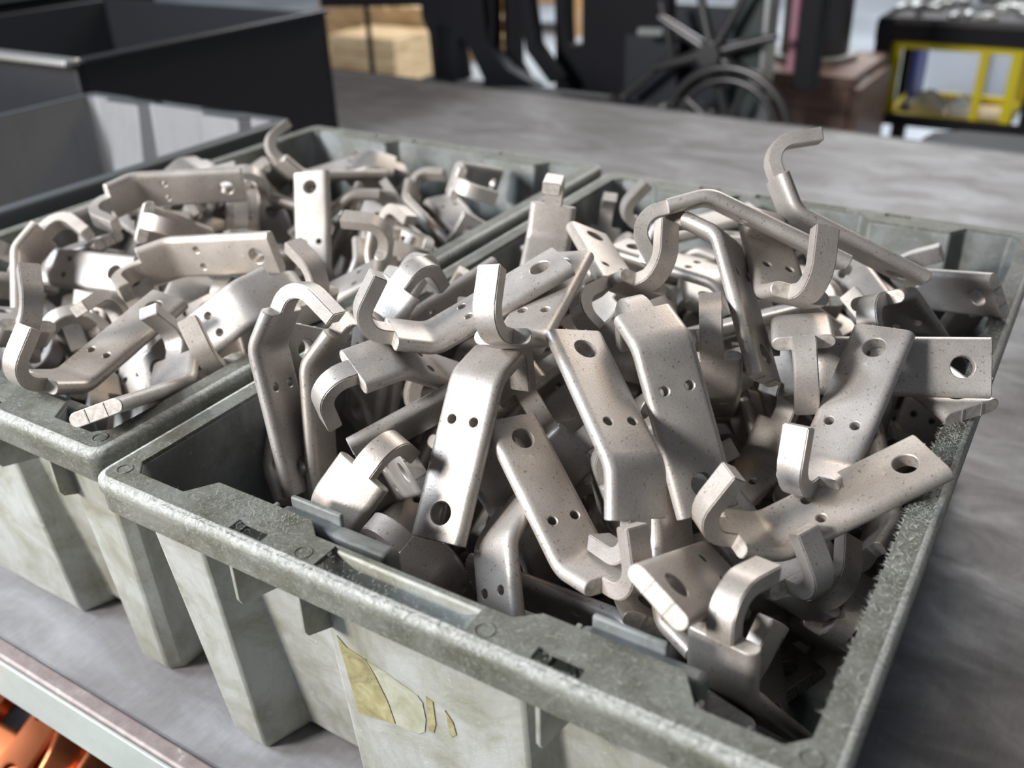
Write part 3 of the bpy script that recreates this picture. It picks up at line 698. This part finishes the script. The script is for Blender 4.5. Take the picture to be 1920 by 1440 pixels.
FILL_F = [
(-2.2610,-2.8281,0.0694,-0.2255,0.3590,0.0995),
(0.3950,-0.0853,0.7202,-0.3685,0.4523,0.0196),
(-1.3064,-0.8707,2.9540,-0.1757,0.4362,0.2181),
(4.0012,-1.5122,-1.0863,-0.1668,0.5782,0.0986),
(-1.9654,-0.9873,-0.5838,-0.2638,0.5758,0.0212),
(3.4807,-0.6330,-2.3121,-0.2188,0.5744,0.1826),
(-0.7843,-2.6712,-1.3547,-0.0830,0.3264,0.0241),
(-0.3441,0.7846,1.9812,-0.1983,0.4582,0.1830),
(-2.6198,-0.1656,-3.1766,-0.2484,0.6000,0.0928),
(-0.9771,0.6032,1.9107,-0.1442,0.6257,0.2111),
(-1.1205,-1.5933,-0.0071,-0.3116,0.6063,0.1225),
(-1.8294,2.4852,0.2959,-0.3076,0.4908,0.0797),
(0.2456,-0.0219,0.3334,-0.1693,0.5481,0.0970),
(-0.2993,1.2338,-0.7902,-0.2812,0.6244,0.1513),
(-3.0562,-1.0510,0.6246,-0.1669,0.7038,0.1429),
(-1.8888,-2.4106,3.2059,-0.0913,0.5821,0.1959),
(0.6036,0.3858,-3.6625,-0.0779,0.4361,0.0456),
(-0.0729,1.5739,-1.5491,-0.2491,0.5542,0.1874),
(-0.0905,0.8076,-0.6378,-0.1890,0.6180,0.2035),
(-1.1121,3.2145,-1.8484,-0.1723,0.4105,0.0459),
(-3.7704,0.3402,-1.0760,-0.3531,0.7462,0.1300),
(-1.5952,-2.5519,0.2506,-0.2225,0.6146,0.1923),
(0.8522,1.7670,-2.1375,-0.1004,0.3194,0.0877),
(-1.9784,0.1853,-1.7231,-0.2960,0.4225,0.0514),
(2.5198,2.3193,-0.2248,-0.3238,0.3188,0.1171),
(2.5225,-0.2584,-1.5466,-0.1052,0.6333,0.1561),
(-1.7183,-2.0672,-0.2788,-0.3585,0.4497,0.1177),
(2.7953,-0.0850,3.6861,-0.2403,0.4296,0.0247),
(0.4391,2.9148,0.3424,-0.1375,0.5325,0.1202),
(-3.3396,0.3347,-0.9898,-0.2577,0.6932,0.1547),
(3.6051,0.3522,1.5011,-0.1971,0.6281,0.1082),
(4.5301,-1.5610,2.8602,-0.1922,0.6763,0.0704),
(-1.3447,-0.2151,-1.7766,-0.1030,0.5061,0.0753),
(-0.9992,3.8510,2.0138,-0.2875,0.3754,0.0231),
(0.3270,3.5652,0.8394,-0.2344,0.5919,0.1500),
(-1.4615,-1.9096,-2.9321,-0.3138,0.3157,0.0566),
(0.0675,-0.2876,0.6104,-0.2095,0.3161,0.0545),
(-2.4685,2.2672,1.5631,-0.2444,0.5508,0.2001),
(0.8203,1.6713,-3.4562,-0.0896,0.7050,0.1629),
(-3.2946,-0.5215,-0.0305,-0.2612,0.7257,0.2042),
(-2.2792,-0.0240,2.6404,-0.2833,0.3809,0.1916),
(-0.7595,-2.9885,-0.2758,-0.1320,0.6781,0.1619),
(0.8621,-2.3116,-0.4075,-0.1329,0.6129,0.1148),
(-1.6675,-0.4515,-0.8271,-0.2381,0.4494,0.0931),
(1.0705,-0.9842,-2.5378,-0.1571,0.3361,0.1140),
(0.1293,0.9275,-0.6097,-0.2022,0.6056,0.0933),
(1.8510,2.7345,-1.0294,-0.2259,0.5312,0.2096),
(-2.9940,1.9821,0.5959,-0.1121,0.4355,0.0813),
(-3.1956,-2.3032,0.3328,-0.1637,0.5222,0.2125),
(-1.3263,1.7044,-0.1995,-0.3495,0.4646,0.1577),
(-2.9737,-0.4759,-0.0098,-0.1930,0.4491,0.0626),
(0.4867,2.8650,0.4748,-0.2647,0.6752,0.1621),
(3.1975,1.0070,2.6339,-0.2638,0.7932,0.0743),
(3.1298,-0.3154,-1.5754,-0.2710,0.3652,0.2164),
(-0.9771,-2.4011,1.2806,-0.0911,0.3694,0.0562),
(0.7190,-0.0704,3.5436,-0.1329,0.4529,0.0921),
(-0.9316,1.4702,0.8036,-0.2585,0.2871,0.1362),
(-1.3280,-0.4788,-0.8664,-0.2849,0.4162,0.1102),
(-0.6951,-0.2696,3.5685,-0.2869,0.5871,0.2116),
(-0.6446,1.3155,0.6122,-0.3838,0.6284,0.2051),
(-1.4014,-2.7462,-3.0307,-0.2085,0.4871,0.1853),
(-0.3620,0.6224,1.2157,-0.3091,0.3977,0.1641),
(0.9537,1.1124,3.3628,-0.1157,0.4095,0.1110),
(2.3148,-2.1993,-1.3073,-0.0655,0.7323,0.1490),
(-0.6763,1.7050,0.6554,-0.0915,0.5082,0.2031),
(2.3887,1.3702,0.2533,-0.1983,0.5227,0.2155),
(3.0631,-0.1460,-0.1123,-0.3050,0.6325,0.2201)]
FILL_L = [
(2.2066,-1.3723,0.5647,-0.7294,0.4675,0.0168),
(0.5038,-3.8979,-2.4012,-0.7215,0.4168,0.1343),
(-0.0982,-0.0411,-1.4182,-0.6050,0.5998,0.0190),
(1.0253,-3.6123,0.1221,-0.5651,0.6079,0.1573),
(1.9064,-2.3820,-1.1073,-0.6407,0.4074,0.1041),
(1.3775,-0.4043,-1.5107,-0.5912,0.6625,0.2149),
(1.1275,2.4307,-1.1923,-0.6795,0.3378,0.1007),
(2.2838,2.6368,3.2202,-0.7042,0.6020,0.0170),
(-2.2617,-1.3254,-0.3470,-0.6427,0.4419,0.1361),
(3.7002,1.0431,1.0306,-0.5814,0.5219,0.0347),
(1.4586,1.1770,-0.3392,-0.7477,0.3264,0.2106),
(0.9298,-0.9360,1.4815,-0.7657,0.4280,0.0166),
(0.7033,1.2433,-0.8930,-0.6189,0.8079,0.1272),
(0.1127,3.8230,0.9514,-0.6163,0.7029,0.1143),
(-0.7260,-3.2106,3.9015,-0.7137,0.5449,0.2113),
(-1.9831,1.5146,1.5365,-0.7237,0.6009,0.1282),
(-5.1059,0.2945,0.8831,-0.5789,0.6390,0.1876),
(1.4354,-2.2009,1.6881,-0.6780,0.6574,0.1167),
(-2.3148,-1.1700,1.0492,-0.7822,0.5994,0.1738),
(0.4137,0.5452,0.8387,-0.5395,0.4465,0.1674),
(-2.4301,0.3327,0.2295,-0.6502,0.7092,0.1807),
(-2.0305,0.9885,4.6729,-0.5314,0.7712,0.0255),
(5.1017,1.5068,0.4399,-0.7765,0.3385,0.1059),
(-0.6235,0.1769,0.3887,-0.6874,0.6444,0.1984),
(-2.9115,3.0701,-2.0979,-0.6413,0.3778,0.0947),
(0.6650,-1.8270,2.5429,-0.6678,0.5110,0.1052),
(-0.6580,-0.8888,-0.6713,-0.6537,0.3107,0.0162),
(1.4450,0.8212,3.0077,-0.5909,0.5370,0.0900),
(0.6886,4.0738,-1.4217,-0.4700,0.4316,0.0980),
(2.2476,3.2474,1.1202,-0.6916,0.3979,0.1037),
(-1.0545,0.4495,0.3796,-0.5745,0.5132,0.1450),
(2.1530,3.8675,-0.6422,-0.5278,0.5290,0.1111),
(0.7871,0.9242,-0.0612,-0.7072,0.7746,0.2022),
(-2.0919,-0.5693,-1.8786,-0.7524,0.5255,0.1187),
(-2.4533,-3.4337,-1.1213,-0.5316,0.6680,0.1481),
(2.8940,-1.3461,1.2612,-0.7777,0.7373,0.1728),
(-3.5570,0.6980,-0.6299,-0.6446,0.3587,0.1440),
(4.9014,-0.4821,2.1090,-0.6478,0.3543,0.0264),
(0.6041,0.3949,-1.4342,-0.7892,0.6052,0.2123),
(2.1719,-0.5250,-0.3844,-0.5443,0.6781,0.1759),
(2.6621,2.7010,-0.0563,-0.7795,0.5351,0.1893),
(-2.7396,-1.1281,-1.0117,-0.6177,0.5705,0.1748),
(3.2983,-1.0734,-0.4850,-0.6690,0.4561,0.1930),
(-2.7420,0.5174,1.2202,-0.7153,0.6564,0.1891),
(2.0450,-0.7018,1.8725,-0.6690,0.4068,0.0842),
(2.4480,1.9910,-0.9353,-0.4895,0.5960,0.1558),
(1.6152,1.8752,1.0484,-0.7712,0.6326,0.1813),
(1.7263,-0.7098,3.9084,-0.5930,0.3886,0.1081),
(1.7442,-0.6199,-0.5105,-0.6632,0.5050,0.0354),
(2.2982,-1.6899,0.2841,-0.5864,0.5598,0.1910),
(-0.3191,2.8142,0.0228,-0.6864,0.4535,0.2195),
(3.4171,-2.2797,-1.2195,-0.6857,0.3394,0.1729),
(-1.0676,-2.6679,1.5484,-0.4864,0.7408,0.1447),
(-0.5246,-0.3623,-1.5478,-0.5613,0.6011,0.0874),
(0.4421,-0.7791,-4.5309,-0.7666,0.5446,0.1447),
(-0.9066,-0.3930,2.6274,-0.5785,0.5187,0.0714),
(0.4234,-1.1603,1.0625,-0.6026,0.5976,0.0775),
(-1.4210,-2.0267,-0.0796,-0.5648,0.3710,0.1536),
(-0.7994,2.9748,-3.1055,-0.7395,0.3455,0.0554),
(-1.5645,-0.2910,-3.1801,-0.4682,0.5578,0.1222),
(-1.7371,0.0209,-2.9905,-0.5331,0.7260,0.0249),
(2.2813,-2.6003,0.5651,-0.7569,0.5270,0.2241)]
COPPER = [
(2.8736,-2.4436,1.4055,-0.9289,0.2609,-0.2487),
(1.2156,-1.2418,-1.0111,-0.9132,0.2885,-0.2321),
(-2.1741,-2.1709,-1.1426,-0.8051,0.2251,-0.2742),
(-1.1418,1.2694,-1.1958,-0.7412,0.3188,-0.2600),
(4.9666,1.0963,-0.7130,-0.9850,0.3082,-0.2698),
(-1.0366,-2.7112,-1.9931,-0.6700,0.1339,-0.2373),
(-4.7321,-0.4741,-0.4531,-0.7527,0.3370,-0.2657),
(-0.5806,0.4026,-1.2186,-0.8929,0.2508,-0.2439),
(0.7875,-0.0169,0.6398,-0.7883,0.0862,-0.2739),
(-4.4455,-2.1798,-1.6489,-0.9952,0.1109,-0.2393),
(-1.3836,-0.7974,0.0444,-0.8550,0.2046,-0.2715),
(0.1999,3.0891,-1.0114,-0.7612,0.3327,-0.2204),
(2.0578,2.7153,-0.0605,-0.7056,0.2258,-0.2242),
(0.2329,-0.1151,-1.0892,-0.6707,0.2709,-0.2739),
(1.8692,3.1308,-2.5206,-0.8053,0.1180,-0.2610),
(-1.3246,-1.8919,0.7012,-0.6374,0.2114,-0.2540),
(0.1095,-2.8374,-1.4261,-0.8468,0.3062,-0.2236),
(0.5036,2.6723,-2.6116,-0.8484,0.0736,-0.2688),
(1.5314,-0.3613,-0.5739,-0.7003,0.1984,-0.2522),
(-0.1967,3.4114,0.9006,-0.7167,0.2602,-0.2354),
(-2.9106,2.3035,0.7708,-0.6844,0.2122,-0.2244),
(-2.4569,2.3251,-1.1794,-0.9424,0.3828,-0.2773),
(-2.0621,-0.0630,-0.1503,-0.8295,0.0855,-0.2325),
(0.4640,3.4265,-0.0896,-0.8545,0.2612,-0.2238),
(-1.1993,-0.9332,1.1562,-0.7756,0.1044,-0.2390),
(-0.1332,-0.4600,1.3965,-0.7816,0.2719,-0.2686),
(-3.1343,-1.0829,-2.7691,-0.9923,0.1443,-0.2511),
(-1.6696,-1.7881,-0.4124,-0.8162,0.0813,-0.2579),
(-1.2188,-1.7007,0.2685,-0.6781,0.2002,-0.2743),
(-1.5600,1.7599,-1.1626,-0.8548,0.3437,-0.2667),
(1.6659,-2.0723,-0.7646,-0.8932,0.1887,-0.2189),
(0.4225,-0.2401,-2.6216,-0.6240,0.3302,-0.2464),
(-1.8633,-2.3167,-3.2221,-0.9814,0.2229,-0.2194),
(-0.7102,2.4943,2.3362,-0.8515,0.1176,-0.2192)]

# ------------------------------------------------------------------ dark steel bins at the back left
def open_bin(loc_label, x0,x1,y0,y1,z1,m,lip_m):
    root=empty('steel_bin',((x0+x1)/2,(y0+y1)/2,0),loc_label,'bin')
    t=.012
    def walls(b):
        box(b,x0,x1,y0,y0+t,0.002,z1); box(b,x0,x1,y1-t,y1,0.002,z1); box(b,x0,x0+t,y0+t,y1-t,0.002,z1); box(b,x1-t,x1,y0+t,y1-t,0.002,z1); box(b,x0+t,x1-t,y0+t,y1-t,.002,.012)
    part('walls',walls,m,root,bevel=.002)
    part('front_lip',lambda b: box(b,x0-.012,x1+.010,y0-.022,y0+.006,z1+.0002,z1+.010),lip_m,root,bevel=.003)
    def sl(b): box(b,x1-.008,x1+.012,y0+.008,y1,z1+.0002,z1+.008)
    part('side_lip',sl,m,root,bevel=.003)
    return root
open_bin('long black steel bin standing behind the clean empty tote',-2.0,-1.34,.90,1.46,.235,M_dark,M_edge)
open_bin('farther black steel bin with light front lip at the top left corner',-2.45,-2.03,.98,1.62,.250,M_dark,M_edge)
b_=empty('cardboard_tray',(-1.62,.62,0),'low tan tray on the bench left of the clean empty tote','tray')
part('tray_base',lambda b:(box(b,-1.80,-1.40,.50,.80,0,.17)),M_brown,b_,bevel=.003)
part('tray_fill',lambda b:(box(b,-1.79,-1.41,.51,.79,.1702,.178)),M_wood,b_,bevel=.003)

# ------------------------------------------------------------------ machine behind the bench
mc=empty('press_machine',(-1.25,2.55,FZ),'black belt-driven machine with spoked handwheel and dark green post behind the bench','machine')
part('post',lambda b: box(b,-.874,-.800,2.46,2.54,FZ,1.0),M_green,mc,bevel=.004)
part('post_edge',lambda b: box(b,-.7995,-.785,2.455,2.54,FZ,1.0),M_edge,mc,bevel=.003)
part('rose_pipe',lambda b: cyl(b,(-.735,2.52,-.02),(-.745,2.52,1.0),.012),M_rose,mc)
part('dark_channel',lambda b: box(b,-.722,-.668,2.5,2.56,-.06,1.0),M_black,mc,bevel=.003)
def hub_wheel(b):   # bare spokes as in the photo, no rim
    cx,cy,cz=-.905,2.40,.035
    for k in range(8):
        a=k*math.pi/4+.3; tube(b,[(cx+.02*math.cos(a),cy,cz+.02*math.sin(a)),(cx+.17*math.cos(a),cy,cz+.17*math.sin(a))],[.016,.010],10)
    cyl(b,(cx,cy-.035,cz),(cx,cy+.035,cz),.030,24)
part('handwheel',hub_wheel,M_mach,mc,smooth=50)
def pulley(b):
    cx,cy,cz=-.840,2.36,-.155
    for r_,t_ in ((.165,.012),(.135,.009)):
        tube(b,[(cx+r_*math.cos(t*math.pi/24),cy,cz+r_*math.sin(t*math.pi/24)) for t in range(48)],t_,10,closed=True)
    for k in range(5):
        a=k*math.pi*2/5; tube(b,[(cx,cy,cz),(cx+.135*math.cos(a),cy,cz+.135*math.sin(a))],.012,8)
    cyl(b,(cx,cy-.03,cz),(cx,cy+.03,cz),.035,20)
part('rear_plate',lambda b: box(b,-1.089,-.88,2.58,2.60,-.15,.12),M_dark,mc,bevel=.003)
part('guard_post',lambda b: cyl(b,(-2.235,2.64,FZ),(-2.235,2.64,1.0),.009),M_black,mc)
part('belt_pulley',pulley,M_mach,mc,smooth=50)
for y,pts in ((2.62,[(-2.418,.098),(-1.837,.12),(-1.86,.079),(-2.427,.048)]),
 (2.56,[(-1.957,.091),(-1.817,.097),(-1.826,.026),(-1.847,.025),(-1.852,-.147),(-1.869,-.149),(-1.865,.027),(-1.882,.026),(-1.885,-.145),(-1.915,-.144),(-1.922,.001),(-1.945,.043)]),
 (2.46,[(-1.76,.134),(-1.706,.136),(-1.69,.092),(-1.634,.008),(-1.565,-.066),(-1.456,-.111),(-1.664,-.129),(-1.651,-.104),(-1.697,-.022),(-1.722,.012),(-1.738,.002),(-1.722,-.11),(-1.771,-.122)]),
 (2.47,[(-1.627,.139),(-1.608,.139),(-1.601,.096),(-1.613,.037),(-1.622,-.055),(-1.638,.005),(-1.627,.066)]),
 (2.54,[(-1.623,.129),(-1.575,.131),(-1.581,-.066),(-1.541,-.126),(-1.638,-.134),(-1.623,-.066),(-1.626,.054)]),
 (2.42,[(-1.577,.145),(-1.55,.146),(-1.439,.016),(-1.361,-.073),(-1.396,-.088),(-1.475,-.001)]),
 (2.56,[(-1.467,.133),(-1.417,.135),(-1.418,.077),(-1.412,-.004),(-1.368,-.001),(-1.365,.094),(-1.377,.136),(-1.107,.146),(-1.092,-.137),(-1.459,-.135),(-1.457,.001)])):
    pts=[(x,z if z<.08 else z+.55) for x,z in pts]
    part('frame_casting', lambda b: prism(b, pts, 'y', y, y+.05), M_black, mc, bevel=.004)
part('frame_base',lambda b:(box(b,-2.0,-1.05,2.47,2.66,-.75,-.152)),M_black,mc,bevel=.005)
part('frame_foot',lambda b:(box(b,-1.95,-1.80,2.48,2.64,FZ,-.751),box(b,-1.25,-1.10,2.48,2.64,FZ,-.751)),M_black,mc,bevel=.005)
part('table_plate',lambda b:(box(b,-1.049,-.80,2.26,2.455,-.30,-.165)),M_black,mc,bevel=.005)
part('handle',lambda b: tube(b,[(-1.12,2.42,.070),(-1.05,2.42,.073)],.012,12),M_edge,mc)
part('lever',lambda b: (tube(b,[(-1.06,2.42,.15),(-1.02,2.42,.02),(-1.16,2.42,-.10)],.013,10)),M_mach,mc,smooth=60)
part('guard_plate',lambda b: box(b,-1.20,-1.04,2.50,2.52,-.16,.05),M_dark,mc,bevel=.003)
for k,(x,z,r_) in enumerate(((-1.02,-.118,.030),(-.96,-.125,.036),(-1.09,-.125,.025),(-.925,-.130,.022),(-1.20,-.118,.020))):
    part('fitting',lambda b:(cyl(b,(x,2.30,z),(x+.02,2.42,z),r_,16),cyl(b,(x,2.285,z),(x,2.30,z),r_*.6,12)),M_mach,mc,bevel=.003)

# brown plank table with a grey drum, right of the machine
wt=empty('plank_table',(-.90,3.3,FZ),'low brown plank table behind the machine post','table')
for k in range(5): part('plank',lambda b: box(b,-1.15+.098*k,-1.15+.098*k+.094,2.92,3.35,-.135,-.105),M_brown,wt,bevel=.003)
part('side_board',lambda b: box(b,-.668,-.645,2.93,3.33,-.60,-.137),M_brown,wt,bevel=.003)
part('front_board',lambda b: box(b,-1.14,-.672,2.93,2.955,-.60,-.137),M_brown,wt,bevel=.003)
for x in (-1.13,-.70):
    for y in (2.97,3.28): part('leg',lambda b: box(b,x,x+.04,y,y+.04,FZ,-.137),M_brown,wt)
dr=empty('drum',(-.86,3.18,-.105),'grey ribbed metal drum standing on the brown plank table','drum')
part('shell',lambda b: cyl(b,(-.86,3.18,-.105),(-.86,3.18,.12),.105,32),M_mach,dr,bevel=.004)
part('base_ring',lambda b: cyl(b,(-.86,3.18,-.1045),(-.86,3.18,-.085),.135,32),M_edge,dr,bevel=.004)
part('top_ring',lambda b: cyl(b,(-.86,3.18,.1205),(-.86,3.18,.145),.118,32),M_edge,dr,bevel=.004)

# parts cart: black frame, yellow inner frame, tray of bright parts
ct=empty('parts_cart',(-.47,3.7,FZ),'black cart with yellow inner frame, top tray heaped with shiny parts','cart')
X0,X1,Y0,Y1=-.695,-.225,3.4,3.9
def bar(b,p,q,r_=.013): 
    p=Vector(p);q=Vector(q)
    box(b,min(p.x,q.x)-r_,max(p.x,q.x)+r_,min(p.y,q.y)-r_,max(p.y,q.y)+r_,min(p.z,q.z)-r_,max(p.z,q.z)+r_)
for x,y in ((X0,Y0),(X1,Y0),(X0,Y1),(X1,Y1)): part('post',lambda b: bar(b,(x,y,FZ+.08),(x,y,-.03),.024),M_black,ct)
part('top_frame',lambda b:(bar(b,(X0,Y0,-.045),(X1,Y0,-.045),.026),bar(b,(X0,Y1,-.045),(X1,Y1,-.045)),bar(b,(X0,Y0,-.045),(X0,Y1,-.045)),bar(b,(X1,Y0,-.045),(X1,Y1,-.045))),M_black,ct)
part('lower_frame',lambda b:(bar(b,(X0,Y0,-.325),(X1,Y0,-.325),.016),bar(b,(X0,Y1,-.36),(X1,Y1,-.36)),bar(b,(X0,Y0,-.36),(X0,Y1,-.36)),bar(b,(X1,Y0,-.36),(X1,Y1,-.36))),M_black,ct)
part('tray',lambda b:(box(b,X0-.02,X1+.02,Y0-.02,Y1+.02,-.026,-.018),box(b,X0-.02,X1+.02,Y0-.02,Y0-.012,-.018,.0),box(b,X0-.02,X0-.012,Y0-.012,Y1+.02,-.018,.0)),M_mach,ct)
def yf(b):
    a0,a1,b0,b1=-.660,-.295,3.45,3.84
    for x,y in ((a0,b0),(a1,b0),(a0,b1),(a1,b1)): bar(b,(x,y,-.33),(x,y,-.085),.016)
    for z in (-.085,-.33):
        bar(b,(a0,b0,z),(a1,b0,z),.018);bar(b,(a0,b1,z),(a1,b1,z),.012);bar(b,(a0,b0,z),(a0,b1,z),.012);bar(b,(a1,b0,z),(a1,b1,z),.012)
    bar(b,(-.39,b0,-.33),(-.39,b0,-.085),.013)
part('yellow_frame',yf,M_yellow,ct,bevel=.002)
part('shelf',lambda b: box(b,-.67,-.285,3.44,3.85,-.352,-.343),M_wood,ct)
part('blue_sheet',lambda b: box(b,-.635,-.615,3.6,3.8,-.341,-.10),M_blue,ct)
for x in (X0,X1):
    for y in (Y0,Y1): part('castor',lambda b: (cyl(b,(x-.012,y,FZ+.035),(x+.012,y,FZ+.035),.035,18),box(b,x-.008,x+.008,y-.008,y+.008,FZ+.04,FZ+.082)),M_dark,ct)
rnd=random.Random(5)
for i in range(34):
    x=rnd.uniform(X0+.02,X1-.02); y=rnd.uniform(Y0+.02,Y1-.02); a=rnd.random()*3.1; l=rnd.uniform(.022,.035)
    bm=bmesh.new(); tube(bm,[(-l,0,0),(-l*.3,0,.004),(l*.4,0,.004),(l,0,.0)],[.009,.013,.013,.007],10); cyl(bm,(-l*.5,-.016,.003),(-l*.5,.016,.003),.006,10)
    o=finish('machined_part',bm,M_edge,smooth=40); o.location=(x,y,-.006+.014*(i%3)); o.rotation_euler=(0,0,a)
    tag(o,'small shiny machined part lying in the heap on the cart tray','metal part','machined parts on the cart tray')
for x,y,s,lb in ((-.56,3.60,.060,'white crumpled bundle at left on the cart shelf'),(-.45,3.62,.052,'smaller white crumpled bundle at right on the cart shelf')):
    bm=bmesh.new(); bmesh.ops.create_icosphere(bm,subdivisions=3,radius=s)
    for v in bm.verts:
        k=1+.16*math.sin(v.co.x*90+1)*math.cos(v.co.y*80)+.08*math.sin(v.co.z*140); v.co*=k; v.co.z=max(v.co.z*.75,-s*.5)
    o=finish('cloth_bundle',bm,M_white,smooth=60); o.location=(x,y,-.343+s*.5); tag(o,lb,'bundle')
wp_=empty('white_panel',(-.95,6.2,FZ),'large white sheet metal panel standing beyond the cart','panel')
part('sheet',lambda b: box(b,-1.0,-.30,6.2,6.23,FZ,-.25),M_white,wp_,bevel=.004)
part('frame_strip',lambda b: (box(b,-1.02,-.28,6.17,6.199,-.27,-.24),box(b,-.68,-.66,6.17,6.199,FZ,-.271)),M_edge,wp_,bevel=.002)
bb=empty('black_box',(-.10,2.12,-.30),'black round-topped box just behind the right end of the bench','box')  # a plain black bin behind the bench, not a hose reel
part('shell',lambda b: prism(b,[(-.35,-.75),(-.35,-.085),(-.325,-.066),(-.27,-.057),(.55,-.045),(.55,-.75)],'y',2.06,2.25),M_black,bb,bevel=.01)
part('band',lambda b: box(b,-.345,.555,2.045,2.059,-.20,-.17),M_dark,bb,bevel=.002)

# pallets and crates on the hall floor, far left
def pallet(x,y,z,label,n=7,w_=1.1,d_=.9):
    root=empty('wood_pallet',(x+w_/2,y+d_/2,z),label,'pallet')
    for k in range(n): part('slat',lambda b: box(b,x+k*w_/n,x+(k+.8)*w_/n,y,y+d_,z+.115,z+.14),M_wood,root)
    for k in range(3): part('runner',lambda b: box(b,x,x+w_,y+k*(d_-.08)/2,y+k*(d_-.08)/2+.08,z,z+.1145),M_wood,root)
    return root
for k,lb in enumerate(('pale wood pallet lowest of the stack seen beyond the bench','pale wood pallet in the middle of the stack beyond the bench','pale wood pallet topmost of the stack beyond the bench')):
    pallet(-5.25+.05*(k%2),5.62+.02*k,FZ+.142*k,lb,w_=1.15,d_=1.0)
pb=empty('wood_crate',(-4.45,5.35,FZ),'pale wooden crate in front of the pallet stack','crate')
part('walls',lambda b: box(b,-4.72,-4.15,5.15,5.6,FZ,FZ+.30),M_wood,pb,bevel=.004)
for k in range(3): part('board',lambda b: box(b,-4.73,-4.14,5.135,5.149,FZ+.01+.10*k,FZ+.09+.10*k),M_wood,pb)
p2=empty('wood_crate',(-5.1,5.2,FZ),'low pale crate left of the other crate by the pallets','crate')
part('walls',lambda b: box(b,-5.4,-4.85,5.05,5.5,FZ,FZ+.16),M_wood,p2,bevel=.004)
part('board',lambda b: box(b,-5.41,-4.84,5.035,5.049,FZ+.02,FZ+.12),M_orange,p2)
rk=empty('orange_rack',(-4.2,7.3,FZ),'tall orange boarded rack far behind the machine belts','rack')
part('left_upright',lambda b: box(b,-4.62,-4.42,7.3,7.4,FZ,.9),M_orange,rk,bevel=.005)
part('right_upright',lambda b: box(b,-4.10,-3.95,7.3,7.4,FZ,.9),M_orange,rk,bevel=.005)
part('shelf_board',lambda b: box(b,-4.62,-3.95,7.41,7.9,-.62,-.58),M_orange,rk,bevel=.005)
cr=empty('drum',(-4.27,7.6,-.58),'small white drum on the orange rack','drum')
part('shell',lambda b: cyl(b,(-4.27,7.6,-.579),(-4.27,7.6,-.30),.12,24),M_white,cr,bevel=.01)
part('lid',lambda b: cyl(b,(-4.27,7.6,-.2995),(-4.27,7.6,-.26),.125,24),M_rose,cr,bevel=.006)
pp=empty('bollard',(-6.0,6.6,FZ),'pink safety post at the left of the pallets','post')
part('post',lambda b: cyl(b,(-6.0,6.6,FZ+.02),(-6.0,6.6,.35),.06,20),M_pink,pp,bevel=.01)
part('foot_plate',lambda b: box(b,-6.12,-5.88,6.48,6.72,FZ,FZ+.02),M_dark,pp)
for x,y,lb in ((-6.2,7.0,'blue barrel at left behind the pallet stack'),(-5.86,7.1,'blue barrel at right behind the pallet stack')):
    bl=empty('barrel',(x,y,FZ),lb,'barrel')
    part('shell',lambda b: cyl(b,(x,y,FZ),(x,y,FZ+.13),.09,24),M_blue,bl,bevel=.015)
    part('lid',lambda b: cyl(b,(x,y,FZ+.1305),(x,y,FZ+.145),.095,24),M_blue,bl,bevel=.005)

# copper parts in a tray on the shelf under the bench edge
cb=empty('copper_tray',(-.72,.22,-.29),'dark tray of bright copper brackets under the bench edge at lower left','tray')
part('tray_base',lambda b: (box(b,-1.02,-.60,.05,.40,-.292,-.286),box(b,-1.02,-.60,.05,.056,-.286,-.24),box(b,-.606,-.60,.056,.40,-.286,-.24)),M_dark,cb,bevel=.002)
for i,x in enumerate(COPPER):
    bracket(x,'shiny orange copper bracket heaped in the tray below the bench edge','copper brackets below the bench',1.0,True)
# ------------------------------------------------------------------ the brackets
for x,label,tone in NAMED: bracket(x,label,'bare steel hook brackets in the two totes',tone)
for fill, lbs, word in ((FILL_F,FILL_F_LABELS,'front'),(FILL_L,FILL_L_LABELS,'left')):
    for x,l in zip(fill,lbs):
        bracket(x, l or 'bare steel bracket wedged deep among the others in the %s tote'%word, 'bare steel hook brackets in the two totes', random.uniform(.72,1.0))
